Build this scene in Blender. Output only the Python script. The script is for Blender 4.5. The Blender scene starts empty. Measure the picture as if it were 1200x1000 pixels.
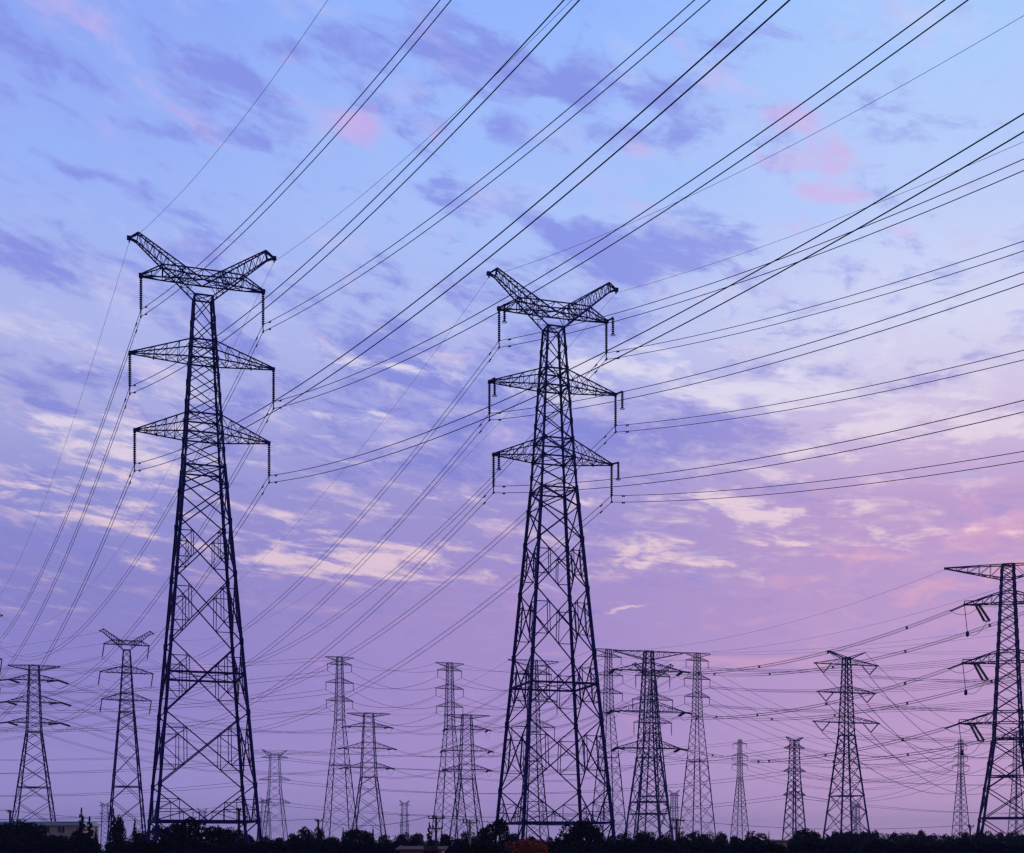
import bpy, math, random
from mathutils import Vector, Matrix

SC = bpy.context.scene
COL = SC.collection
R = math.radians

# ------------------------------------------------------------------ camera
F, HZ, EYE = 1600.0, 995.0, 1.7          # focal length and horizon in photo pixels (1200 x 1000), eye height
cam = bpy.data.cameras.new('camera')
cam.sensor_fit = 'HORIZONTAL'
cam.sensor_width = 36
cam.lens = 36 * F / 1200
cam.shift_y = (HZ - 500) / 1200
cam.clip_start = 0.5
cam.clip_end = 20000
camo = bpy.data.objects.new('camera', cam)
camo.location = (0, 0, EYE)
camo.rotation_euler = (R(90), 0, 0)
COL.objects.link(camo)
SC.camera = camo
SC.view_settings.view_transform = 'Standard'
SC.view_settings.look = 'None'
SC.view_settings.exposure = 0
SC.view_settings.gamma = 1
SC.render.engine = 'CYCLES'
SC.cycles.max_bounces = 2
SC.cycles.diffuse_bounces = 1
SC.cycles.glossy_bounces = 1
SC.cycles.volume_bounces = 0
SC.cycles.filter_width = 1.4

# ------------------------------------------------------------------ sky
SUN_AZ, SUN_EL = R(38), R(2.0)            # azimuth east of the view direction, elevation


def lin(c):
    return tuple((x / 12.92 if x <= 0.04045 else ((x + 0.055) / 1.055) ** 2.4) for x in [v / 255 for v in c]) + (1,)


W = bpy.data.worlds.new('World')
SC.world = W
W.use_nodes = True
W.cycles.sampling_method = 'MANUAL'
W.cycles.sample_map_resolution = 512
nt = W.node_tree
nt.nodes.clear()
ND, LK = nt.nodes, nt.links


def node(t, **kw):
    n = ND.new(t)
    for k, v in kw.items():
        setattr(n, k, v)
    return n


def put(sock, v):
    if hasattr(v, 'links'):
        LK.new(v, sock)
    else:
        sock.default_value = v


def m(op, a, b=0.0, c=0.0, clamp=False):
    n = node('ShaderNodeMath', operation=op, use_clamp=clamp)
    put(n.inputs[0], a)
    put(n.inputs[1], b)
    put(n.inputs[2], c)
    return n.outputs[0]


def vm(op, a, b=None, scale=None):
    n = node('ShaderNodeVectorMath', operation=op)
    put(n.inputs[0], a)
    if b is not None:
        put(n.inputs[1], b)
    if scale is not None:
        put(n.inputs['Scale'], scale)
    return n.outputs['Value'] if op in ('LENGTH', 'DOT_PRODUCT') else n.outputs['Vector']


def rng(x, a, b, c=0.0, d=1.0, smooth=False):
    n = node('ShaderNodeMapRange', interpolation_type='SMOOTHSTEP' if smooth else 'LINEAR', clamp=True)
    put(n.inputs[0], x)
    for i, v in enumerate((a, b, c, d)):
        put(n.inputs[i + 1], v)
    return n.outputs[0]


def mix(f, a, b):
    n = node('ShaderNodeMix', data_type='RGBA')
    put(n.inputs[0], f)
    put(n.inputs[6], a)
    put(n.inputs[7], b)
    return n.outputs[2]


def noise(v, scale, detail=5, rough=0.55, dist=0.0, out=0):
    n = node('ShaderNodeTexNoise')
    put(n.inputs['Vector'], v)
    n.inputs['Scale'].default_value = scale
    n.inputs['Detail'].default_value = detail
    n.inputs['Roughness'].default_value = rough
    n.inputs['Distortion'].default_value = dist
    return n.outputs[out]


geo = node('ShaderNodeTexCoord').outputs['Generated']
sep = node('ShaderNodeSeparateXYZ')
LK.new(geo, sep.inputs[0])
dx, dy, dz = sep.outputs
AZ = m('ARCTAN2', dx, dy)
hor = m('SQRT', m('ADD', m('MULTIPLY', dx, dx), m('MULTIPLY', dy, dy)))
EL = m('DIVIDE', dz, m('MAXIMUM', hor, 0.02))
cmb = node('ShaderNodeCombineXYZ')
LK.new(AZ, cmb.inputs[0])
LK.new(EL, cmb.inputs[1])
AE = cmb.outputs[0]                       # azimuth and slope of every sky direction
# a tilted, stretched copy: the cloud streaks run slightly down to the right and flatten towards the horizon
flat = m('ADD', 0.30, EL)
cm2 = node('ShaderNodeCombineXYZ')
put(cm2.inputs[0], m('DIVIDE', AZ, flat))
put(cm2.inputs[1], m('ADD', m('MULTIPLY', m('DIVIDE', -1.0, flat), 1.25), m('MULTIPLY', AZ, 0.48)))
PL = cm2.outputs[0]

w1 = vm('SCALE', vm('SUBTRACT', noise(PL, 4.2, 3, 0.5, out=1), (0.5, 0.5, 0.5)), scale=0.05)
w2 = vm('SCALE', vm('SUBTRACT', noise(PL, 15.0, 4, 0.6, out=1), (0.5, 0.5, 0.5)), scale=0.03)
WARP = vm('ADD', AE, vm('ADD', w1, vm('MULTIPLY', w2, (1.4, 0.7, 0))))

GRAD = {
    'l': [(0, (140, 166, 246)), (250, (156, 180, 248)), (400, (176, 184, 238)), (500, (172, 174, 226)), (600, (146, 146, 214)),
          (700, (138, 132, 204)), (830, (147, 135, 207)), (930, (165, 152, 219)), (1000, (178, 162, 224))],
    'c': [(0, (148, 182, 255)), (250, (170, 195, 252)), (400, (176, 186, 240)), (500, (160, 160, 226)), (600, (160, 148, 211)),
          (700, (166, 144, 206)), (830, (170, 145, 208)), (930, (181, 155, 217)), (1000, (191, 167, 222))],
    'r': [(0, (166, 202, 255)), (250, (188, 207, 252)), (400, (216, 218, 246)), (500, (212, 196, 230)), (600, (192, 160, 209)),
          (700, (190, 156, 208)), (830, (194, 158, 209)), (930, (206, 169, 217)), (1000, (214, 179, 221))]}
fac = rng(EL, 0.0, 0.64)


def ramp(stops):
    n = node('ShaderNodeValToRGB')
    LK.new(fac, n.inputs[0])
    st = sorted(((HZ - y) / F / 0.64, c) for y, c in stops)
    el = n.color_ramp.elements
    while len(el) < len(st):
        el.new(0.5)
    for e, (p, c) in zip(el, st):
        e.position = max(0, p)
        e.color = lin(c)
    return n.outputs[0]


gl, gc, gr = (ramp(GRAD[k]) for k in 'lcr')
wx = node('ShaderNodeSeparateXYZ')
LK.new(WARP, wx.inputs[0])
WA, WE = wx.outputs[0], wx.outputs[1]
BASE = mix(rng(WA, -0.33, 0.0, smooth=True), gl, mix(rng(WA, 0.0, 0.30, smooth=True), gc, gr))

# soft cloud masses: (photo x, y, half width, half height, tilt in degrees, strength)
DARK = [(560, 430, 330, 130, 5, .34), (250, 120, 260, 110, 10, .30), (640, 120, 240, 80, 12, .28), (150, 440, 220, 60, 4, .28), (700, 300, 200, 60, 12, .25), (880, 520, 200, 60, 4, .3), (300, 330, 160, 50, 8, .25), (215, 42, 95, 30, 12, .9), (270, 85, 70, 26, 15, .7), (5, 35, 45, 45, 0, .6), (215, 146, 60, 14, 6, .5), (300, 160, 70, 12, 14, .55),
        (120, 215, 60, 12, 8, .65), (25, 308, 95, 36, 12, 1.25), (210, 288, 60, 18, 6, .45), (355, 58, 60, 18, 5, .75), (410, 60, 50, 30, 20, .6),
        (530, 62, 85, 30, 22, .8), (605, 98, 90, 32, 20, .95), (670, 108, 80, 22, 16, .7), (740, 128, 60, 24, 15, .6), (800, 118, 55, 20, -10, .6),
        (570, 235, 110, 28, 8, .9), (655, 272, 65, 20, 20, .7), (415, 225, 50, 14, 8, .5), (725, 297, 105, 32, 12, 1.2), (780, 325, 60, 18, 18, .8),
        (620, 302, 50, 12, 5, .6), (835, 58, 70, 30, 5, .6), (825, 150, 55, 36, 25, .8), (880, 72, 60, 26, 0, .5), (1198, 95, 26, 24, 0, .7),
        (830, 290, 40, 16, 10, .5), (812, 318, 40, 18, 0, .6), (1010, 215, 40, 14, 0, .4), (930, 440, 75, 18, 8, 1.1), (1062, 440, 65, 14, -4, .8),
        (460, 345, 90, 16, 6, .5), (500, 412, 120, 30, 12, .8), (520, 445, 130, 30, 8, .9), (470, 482, 150, 30, 4, .95), (430, 535, 120, 26, 5, .8),
        (765, 505, 110, 40, 6, .9), (690, 515, 90, 30, 0, .7), (840, 530, 90, 34, 4, .7), (270, 400, 80, 18, 4, .5), (300, 470, 90, 16, 3, .5),
        (30, 470, 60, 18, 5, .6), (90, 447, 90, 12, 4, .6), (45, 552, 75, 12, 3, .9), (70, 645, 120, 22, 0, .6), (30, 400, 70, 14, 3, .3),
        (1090, 355, 60, 14, 6, .35), (620, 560, 130, 24, 0, .5)]
PINK = [(1160, 640, 130, 110, 0, .34), (1010, 700, 220, 60, 0, .16), (850, 785, 170, 12, 0, .7), (600, 180, 60, 16, 12, .35), (240, 130, 60, 16, 12, .35),
        (100, 30, 60, 30, 0, .3), (790, 60, 50, 16, 12, .4), (760, 250, 60, 14, 12, .3), (1150, 130, 60, 20, 0, .3), (640, 420, 60, 14, 0, .25), (30, 68, 24, 24, 0, .35), (280, 72, 50, 18, 10, .4), (352, 72, 60, 10, 10, .6), (342, 118, 45, 14, 16, .4), (392, 190, 35, 18, 0, .35),
        (440, 142, 52, 30, -5, .8), (527, 150, 24, 18, 20, .8), (500, 110, 40, 14, 15, .35), (760, 186, 34, 13, 15, .7), (695, 152, 45, 15, 10, .4),
        (715, 4, 40, 14, 0, .4), (920, 135, 40, 20, 20, .7), (945, 180, 46, 32, 15, .85), (965, 226, 50, 13, 6, .95), (893, 192, 26, 18, 10, .6),
        (840, 100, 45, 30, 30, .45), (1070, 268, 75, 16, 8, .5), (1060, 222, 70, 22, -8, .4), (1165, 228, 45, 10, 5, .5), (900, 290, 60, 30, -20, .6),
        (935, 330, 80, 24, -8, .55), (1070, 345, 70, 16, 0, .3), (1000, 642, 50, 18, 0, .75), (1160, 575, 40, 14, 0, .5), (1190, 610, 60, 44, 0, .9),
        (880, 775, 90, 10, 2, .75), (950, 690, 110, 20, 2, .3), (1150, 690, 120, 50, 0, .2), (120, 215, 40, 14, 8, .2)]
CREAM = [(130, 570, 280, 75, 3, .50), (450, 640, 260, 60, 3, .48), (900, 610, 280, 70, 3, .52), (1050, 480, 240, 80, 3, .50), (300, 500, 240, 60, 3, .36),
         (720, 430, 220, 50, 4, .42), (520, 430, 200, 50, 4, .32), (650, 690, 260, 40, 3, .25), (60, 700, 140, 26, 3, .4), (120, 440, 180, 40, 3, .25), (60, 497, 110, 20, 3, .45), (75, 590, 110, 11, 3, .9), (20, 566, 60, 12, 0, .6), (180, 555, 90, 16, 10, .55), (130, 612, 70, 9, 4, .7),
         (312, 646, 50, 11, 3, .9), (175, 652, 60, 9, 0, .6), (340, 668, 60, 8, 4, .55), (452, 664, 80, 22, 2, 1.0), (520, 584, 55, 9, 5, .85),
         (605, 603, 40, 13, 0, .4), (765, 655, 75, 9, -3, .95), (830, 667, 60, 9, 2, .7), (905, 677, 35, 9, 6, .55), (733, 706, 26, 5, 0, .75),
         (732, 717, 30, 4, 0, .6), (825, 723, 14, 4, 0, .5), (780, 736, 18, 4, 0, .4), (885, 603, 80, 14, 12, .95), (918, 622, 34, 16, 10, .7),
         (913, 640, 26, 7, 3, .8), (825, 595, 36, 6, 0, .7), (1062, 632, 55, 9, 3, .85), (1140, 614, 18, 6, 0, .8), (1190, 622, 26, 8, 0, .9),
         (1010, 606, 40, 7, 0, .5), (930, 540, 70, 9, -8, .45), (1012, 541, 30, 7, 0, .4), (880, 462, 80, 22, 5, .75), (965, 458, 100, 22, 6, .75),
         (1085, 492, 110, 28, 5, .9), (1000, 420, 120, 18, 4, .55), (1190, 475, 60, 30, 0, .5), (700, 440, 110, 22, 5, .55), (770, 420, 90, 18, 4, .6),
         (450, 420, 80, 13, 0, .4), (430, 487, 90, 9, 3, .4), (585, 506, 80, 8, 0, .4), (480, 692, 50, 8, 5, .4), (280, 510, 60, 10, 5, .35),
         (310, 430, 60, 12, 0, .35), (150, 520, 70, 9, 4, .4), (820, 445, 60, 20, 0, .6), (380, 622, 34, 7, 4, .5), (690, 600, 40, 9, 0, .3)]
CLEAR = [(450, 15, 80, 24, 0, .8), (350, 25, 40, 14, 0, .5), (715, 60, 100, 34, 10, .8), (560, 180, 110, 30, -8, .7), (790, 225, 110, 36, -6, .7),
         (30, 175, 60, 26, 0, .7), (290, 115, 50, 16, 15, .4), (150, 270, 90, 24, 0, .4), (1120, 60, 140, 60, 0, .7), (920, 250, 80, 24, 0, .5),
         (640, 330, 60, 12, 0, .3)]


TILT = {}


def tilted(deg, dep):                                     # the warped sky coordinates turned by a few degrees
    w = WARP
    if dep is not None:                                   # chained, so that Cycles evaluates the masses one group after the other
        v3 = node('ShaderNodeVectorMath', operation='MULTIPLY_ADD')
        put(v3.inputs[0], dep)
        put(v3.inputs[1], (1e-8, 1e-8, 1e-8))
        put(v3.inputs[2], WARP)
        w = v3.outputs[0]
    if deg == 0:
        return w
    n = node('ShaderNodeVectorRotate', rotation_type='Z_AXIS')
    put(n.inputs['Vector'], w)
    n.inputs['Angle'].default_value = R(deg)
    return n.outputs[0]


def blobs(lst, tot=None):
    first = True
    for deg in (0, 12):
        grp = [q for q in lst if (12 if q[4] >= 7 else 0) == deg]
        for k in range(0, len(grp), 14):
            P = tilted(deg, tot)
            part = None
            for (x, y, rx, ry, rot, s) in grp[k:k + 14]:
                a = math.atan((x - 600) / F)
                e = (HZ - y) / F * math.cos(a)
                c, n_ = math.cos(R(deg)), math.sin(R(deg))
                a, e = a * c - e * n_, a * n_ + e * c
                ix, iy = F / (rx * 1.45), F / (ry * 1.45)
                n = node('ShaderNodeVectorMath', operation='MULTIPLY_ADD')
                put(n.inputs[0], P)
                n.inputs[1].default_value = (ix, iy, 0)
                n.inputs[2].default_value = (-a * ix, -e * iy, 0)
                v = rng(vm('LENGTH', n.outputs[0]), 0.0, 1.0, s, 0.0, smooth=True)
                part = v if part is None else m('ADD', part, v)
            tot = part if first else m('ADD', tot, part)
            first = False
    return tot


bD = blobs(DARK)
bC = blobs(CLEAR, bD)
bP = blobs(PINK, bC)
bB = blobs(CREAM, bP)
tex = noise(PL, 7.5, 9, 0.64, 0.45)
tex2 = noise(vm('MULTIPLY', vm('ADD', PL, (7.3, 2.1, 0)), (0.9, 1.25, 1)), 20.0, 7, 0.64, 0.5)
t1 = rng(tex, 0.30, 0.70)
t2 = rng(tex2, 0.30, 0.70)
tt = m('ADD', m('MULTIPLY', t1, 0.55), m('MULTIPLY', t2, 0.45))
hi = rng(EL, 0.12, 0.26)


def soft(x, lo, up):
    return rng(x, lo, up, smooth=True)


tc_ = m('SUBTRACT', tt, 0.5)
low = rng(EL, 0.10, 0.24, 0.35, 1.0)
right = rng(WA, -0.05, 0.30)
# grey-blue cover everywhere, thick where the masses are and torn open where the sky is clear
kD = soft(m('ADD', m('MULTIPLY', m('MULTIPLY', tc_, 3.0), low), m('SUBTRACT', m('MULTIPLY', bD, 0.85), m('MULTIPLY', bC, 0.5))), 0.02, 1.15)
kC = soft(m('ADD', m('MULTIPLY', tc_, -0.9), m('MULTIPLY', bC, 0.9)), 0.05, 1.0)
t3 = rng(noise(vm('ADD', PL, (3.1, 9.4, 0)), 11.0, 7, 0.62, 0.4), 0.34, 0.70)
kP = soft(m('ADD', m('MULTIPLY', bP, 0.95), m('MULTIPLY', m('SUBTRACT', t3, 0.52), m('MULTIPLY_ADD', m('MINIMUM', bP, 1.0), 0.9, 1.2))), 0.08, 1.1)
kP = m('MULTIPLY', kP, rng(EL, 0.06, 0.2, 0.55, 1.0))
# lit breaks: wide zones broken up by the texture
t4 = m('ADD', m('MULTIPLY', rng(noise(vm('MULTIPLY', vm('ADD', PL, (1.7, 5.2, 0)), (0.75, 1.25, 1)), 13.0, 8, 0.66, 0.5), 0.34, 0.68), 0.62), m('MULTIPLY', t2, 0.38))
kB = soft(m('ADD', m('MULTIPLY', bB, 0.75), m('MULTIPLY', m('SUBTRACT', t4, 0.55), m('MULTIPLY', m('MINIMUM', m('MULTIPLY', bB, 1.6), 1.0), 2.3))), 0.12, 1.1)
wisp = m('MULTIPLY', rng(m('ADD', m('MULTIPLY', t4, 0.6), m('MULTIPLY', t3, 0.4)), 0.5, 0.85), rng(EL, 0.16, 0.27))
colD = mix(rng(EL, 0.25, 0.45), lin((131, 132, 212)), lin((133, 143, 230)))
colD = mix(rng(WA, 0.05, 0.28), colD, mix(rng(EL, 0.3, 0.4), lin((164, 148, 212)), lin((152, 161, 234))))
colB = mix(rng(EL, 0.22, 0.34), mix(rng(WA, -0.1, 0.3), lin((234, 206, 220)), lin((244, 212, 220))), mix(rng(EL, 0.36, 0.46), lin((226, 222, 244)), mix(right, lin((176, 194, 250)), lin((196, 214, 253)))))
colP = mix(rng(EL, 0.2, 0.35), lin((224, 168, 200)), lin((216, 172, 228)))
sky = mix(m('MULTIPLY', kC, 0.6), BASE, mix(rng(WA, 0.0, 0.3), lin((150, 186, 254)), lin((172, 206, 255))))
sky = mix(m('MULTIPLY', kD, 0.84), sky, colD)
sky = mix(m('MULTIPLY', kP, 0.62), sky, colP)
sky = mix(m('MULTIPLY', wisp, 0.62), sky, colB)
sky = mix(m('MULTIPLY', kB, 0.88), sky, colB)
# dusk: the half of the sky away from the afterglow is darker
sunv = (math.sin(SUN_AZ), math.cos(SUN_AZ), 0.0)
tow = vm('DOT_PRODUCT', geo, sunv)
dim = m('MULTIPLY', rng(tow, -0.35, 0.5, 0.24, 1.0, smooth=True), rng(EL, 0.9, 3.0, 1.0, 0.35))
dim = m('MULTIPLY', dim, rng(dz, -0.08, -0.005, 0.06, 1.0))
nis = node('ShaderNodeTexSky', sky_type='NISHITA')
nis.sun_disc = False
nis.sun_elevation = SUN_EL
nis.sun_rotation = SUN_AZ
bg = node('ShaderNodeBackground')
LK.new(vm('SCALE', sky, scale=dim), bg.inputs[0])
bg.inputs[1].default_value = 1.0
bg2 = node('ShaderNodeBackground')
LK.new(nis.outputs[0], bg2.inputs[0])
bg2.inputs[1].default_value = 0.004
add = node('ShaderNodeAddShader')
LK.new(bg.outputs[0], add.inputs[0])
LK.new(bg2.outputs[0], add.inputs[1])
wo = node('ShaderNodeOutputWorld')
LK.new(add.outputs[0], wo.inputs[0])

# ------------------------------------------------------------------ sun: a last faint glow, low on the right behind the towers
sl = bpy.data.lights.new('sun', 'SUN')
sl.energy = 0.06
sl.angle = R(12)
sl.color = (1.0, 0.62, 0.72)
so = bpy.data.objects.new('sun', sl)
so.rotation_euler = Vector((-math.sin(SUN_AZ), -math.cos(SUN_AZ), -math.tan(SUN_EL))).to_track_quat('-Z', 'Y').to_euler()
so.location = (60, 60, 90)
COL.objects.link(so)


# ------------------------------------------------------------------ materials
def material(name, col, rough=0.8, metal=0.0, var=0.25, scale=2.0, col2=None, bump=0.0, spec=0.25):
    mt = bpy.data.materials.new(name)
    mt.use_nodes = True
    n, l = mt.node_tree.nodes, mt.node_tree.links
    b = n['Principled BSDF']
    b.inputs['Roughness'].default_value = rough
    b.inputs['Metallic'].default_value = metal
    b.inputs['Specular IOR Level'].default_value = spec
    tc = n.new('ShaderNodeTexCoord')
    nz = n.new('ShaderNodeTexNoise')
    nz.inputs['Scale'].default_value = scale
    nz.inputs['Detail'].default_value = 4
    l.new(tc.outputs['Object'], nz.inputs['Vector'])
    cr = n.new('ShaderNodeValToRGB')
    c2 = col2 or tuple(c * (1 - var) for c in col)
    cr.color_ramp.elements[0].position = 0.3
    cr.color_ramp.elements[1].position = 0.7
    cr.color_ramp.elements[0].color = (*c2, 1)
    cr.color_ramp.elements[1].color = (*(c * (1 + var) for c in col), 1)
    l.new(nz.outputs[0], cr.inputs[0])
    l.new(cr.outputs[0], b.inputs['Base Color'])
    if bump:
        bp = n.new('ShaderNodeBump')
        bp.inputs['Strength'].default_value = bump
        l.new(nz.outputs[0], bp.inputs['Height'])
        l.new(bp.outputs[0], b.inputs['Normal'])
    return mt


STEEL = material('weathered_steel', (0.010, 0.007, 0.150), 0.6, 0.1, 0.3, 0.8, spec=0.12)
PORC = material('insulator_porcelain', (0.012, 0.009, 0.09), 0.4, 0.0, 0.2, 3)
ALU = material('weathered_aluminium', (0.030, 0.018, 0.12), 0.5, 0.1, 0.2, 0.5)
LEAF = material('dark_leaves', (0.004, 0.006, 0.013), 0.9, 0, 0.45, 1.2, spec=0.03)
NEEDLE = material('dark_needles', (0.003, 0.005, 0.012), 0.9, 0, 0.4, 1.5, spec=0.03)
REDLEAF = material('red_leaves', (0.45, 0.07, 0.045), 0.9, 0, 0.5, 1.2, (0.05, 0.015, 0.015), spec=0.03)
BARK = material('bark', (0.06, 0.045, 0.035), 0.95, 0, 0.4, 6, bump=0.4)
WOOD = material('weathered_wood_pole', (0.07, 0.06, 0.055), 0.9, 0, 0.3, 3)
CONC = material('concrete', (0.33, 0.30, 0.29), 0.9, 0, 0.15, 2)
SOIL = material('dark_grass_soil', (0.03, 0.04, 0.02), 1.0, 0, 0.4, 0.15, (0.05, 0.045, 0.03))
ROOFM = material('painted_roof_sheet', (0.50, 0.60, 0.80), 0.5, 0, 0.1, 0.5)
DKROOF = material('dark_red_roof_sheet', (0.13, 0.045, 0.05), 0.8, 0, 0.3, 1)
GLASS = material('dark_window_glass', (0.02, 0.02, 0.03), 0.1, 0, 0.1, 1)
FRAMEM = material('window_frame_paint', (0.45, 0.45, 0.46), 0.6, 0, 0.1, 2)


def brick_material():
    mt = bpy.data.materials.new('red_brick')
    mt.use_nodes = True
    n, l = mt.node_tree.nodes, mt.node_tree.links
    tc = n.new('ShaderNodeTexCoord')
    mp = n.new('ShaderNodeMapping')
    mp.inputs['Rotation'].default_value = (R(90), 0, 0)
    bt = n.new('ShaderNodeTexBrick')
    bt.inputs['Color1'].default_value = (0.70, 0.38, 0.32, 1)
    bt.inputs['Color2'].default_value = (0.56, 0.29, 0.26, 1)
    bt.inputs['Mortar'].default_value = (0.62, 0.56, 0.54, 1)
    bt.inputs['Scale'].default_value = 1.0
    bt.inputs['Brick Width'].default_value = 1.0
    bt.inputs['Row Height'].default_value = 0.4
    bt.inputs['Mortar Size'].default_value = 0.05
    l.new(tc.outputs['Object'], mp.inputs[0])
    l.new(mp.outputs[0], bt.inputs['Vector'])
    b = n['Principled BSDF']
    b.inputs['Roughness'].default_value = 0.9
    l.new(bt.outputs[0], b.inputs['Base Color'])
    return mt


BRICK = brick_material()


# ------------------------------------------------------------------ mesh helpers
class MB:
    def __init__(self):
        self.v, self.f = [], []

    def bar(self, p, q, w, d=None):                      # square steel member with closed ends
        p, q = Vector(p), Vector(q)
        t = q - p
        if t.length < 1e-6:
            return self
        t.normalize()
        ref = Vector((0, 0, 1)) if abs(t.z) < 0.95 else Vector((1, 0, 0))
        a = t.cross(ref).normalized() * (w / 2)
        b = t.cross(a).normalized() * ((d or w) / 2)
        i = len(self.v)
        for c in (p, q):
            self.v += [c + a + b, c - a + b, c - a - b, c + a - b]
        self.f += [(i, i + 1, i + 5, i + 4), (i + 1, i + 2, i + 6, i + 5), (i + 2, i + 3, i + 7, i + 6), (i + 3, i, i + 4, i + 7),
                   (i + 3, i + 2, i + 1, i), (i + 4, i + 5, i + 6, i + 7)]
        return self

    def box(self, c, s):
        x, y, z = (k / 2 for k in s)
        return self.bar((c[0], c[1], c[2] - z), (c[0], c[1], c[2] + z), 2 * y, 2 * x)

    def tube(self, pts, r, n=6):                          # round wire or pipe along points; r may be a list
        pts = [Vector(p) for p in pts]
        i0 = len(self.v)
        for k, p in enumerate(pts):
            t = (pts[min(k + 1, len(pts) - 1)] - pts[max(k - 1, 0)]).normalized()
            ref = Vector((0, 0, 1)) if abs(t.z) < 0.95 else Vector((1, 0, 0))
            a = t.cross(ref).normalized()
            b = t.cross(a).normalized()
            rr = r[k] if isinstance(r, (list, tuple)) else r
            for j in range(n):
                an = 2 * math.pi * j / n
                self.v.append(p + (a * math.cos(an) + b * math.sin(an)) * rr)
        for k in range(len(pts) - 1):
            for j in range(n):
                a, b = i0 + k * n + j, i0 + k * n + (j + 1) % n
                self.f.append((a, b, b + n, a + n))
        self.f.append(tuple(i0 + j for j in reversed(range(n))))
        self.f.append(tuple(i0 + (len(pts) - 1) * n + j for j in range(n)))
        return self

    def string(self, p, q, r, disc=0.17, n=8):            # insulator string: a rod strung with discs
        p, q = Vector(p), Vector(q)
        L = (q - p).length
        k = max(3, int(L / disc))
        pts, rad = [], []
        for i in range(k):
            for dt, rr in ((0.08, 0.35), (0.30, 1.0), (0.62, 0.8), (0.92, 0.35)):
                pts.append(p.lerp(q, (i + dt) / k))
                rad.append(r * rr)
        return self.tube(pts, rad, n)

    def obj(self, name, mat, parent=None, smooth=False):
        me = bpy.data.meshes.new(name)
        me.from_pydata([tuple(v) for v in self.v], [], self.f)
        me.materials.append(mat)
        if smooth:
            me.polygons.foreach_set('use_smooth', [True] * len(me.polygons))
        me.update()
        o = bpy.data.objects.new(name, me)
        COL.objects.link(o)
        if parent:
            o.parent = parent
        return o


def tag(o, label, cat, group=None):
    o['label'] = label
    o['category'] = cat
    if group:
        o['group'] = group
    return o


def thing(name, label, cat, loc=(0, 0, 0), rz=0.0, group=None):
    o = bpy.data.objects.new(name, None)
    o.empty_display_size = 0.5
    COL.objects.link(o)
    o.location = loc
    o.rotation_euler = (0, 0, rz)
    return tag(o, label, cat, group)


def world_x(px, D):
    return (px - 600) / F * D


def world_z(py, D):
    return (HZ - py) / F * D + EYE


# ------------------------------------------------------------------ ground
g = MB()
N = 3900
g.v += [Vector((-N, -300, 0)), Vector((N, -300, 0)), Vector((N, 3500, 0)), Vector((-N, 3500, 0))]
g.f.append((0, 1, 2, 3))
go = g.obj('ground', SOIL)
go['kind'] = 'structure'


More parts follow.
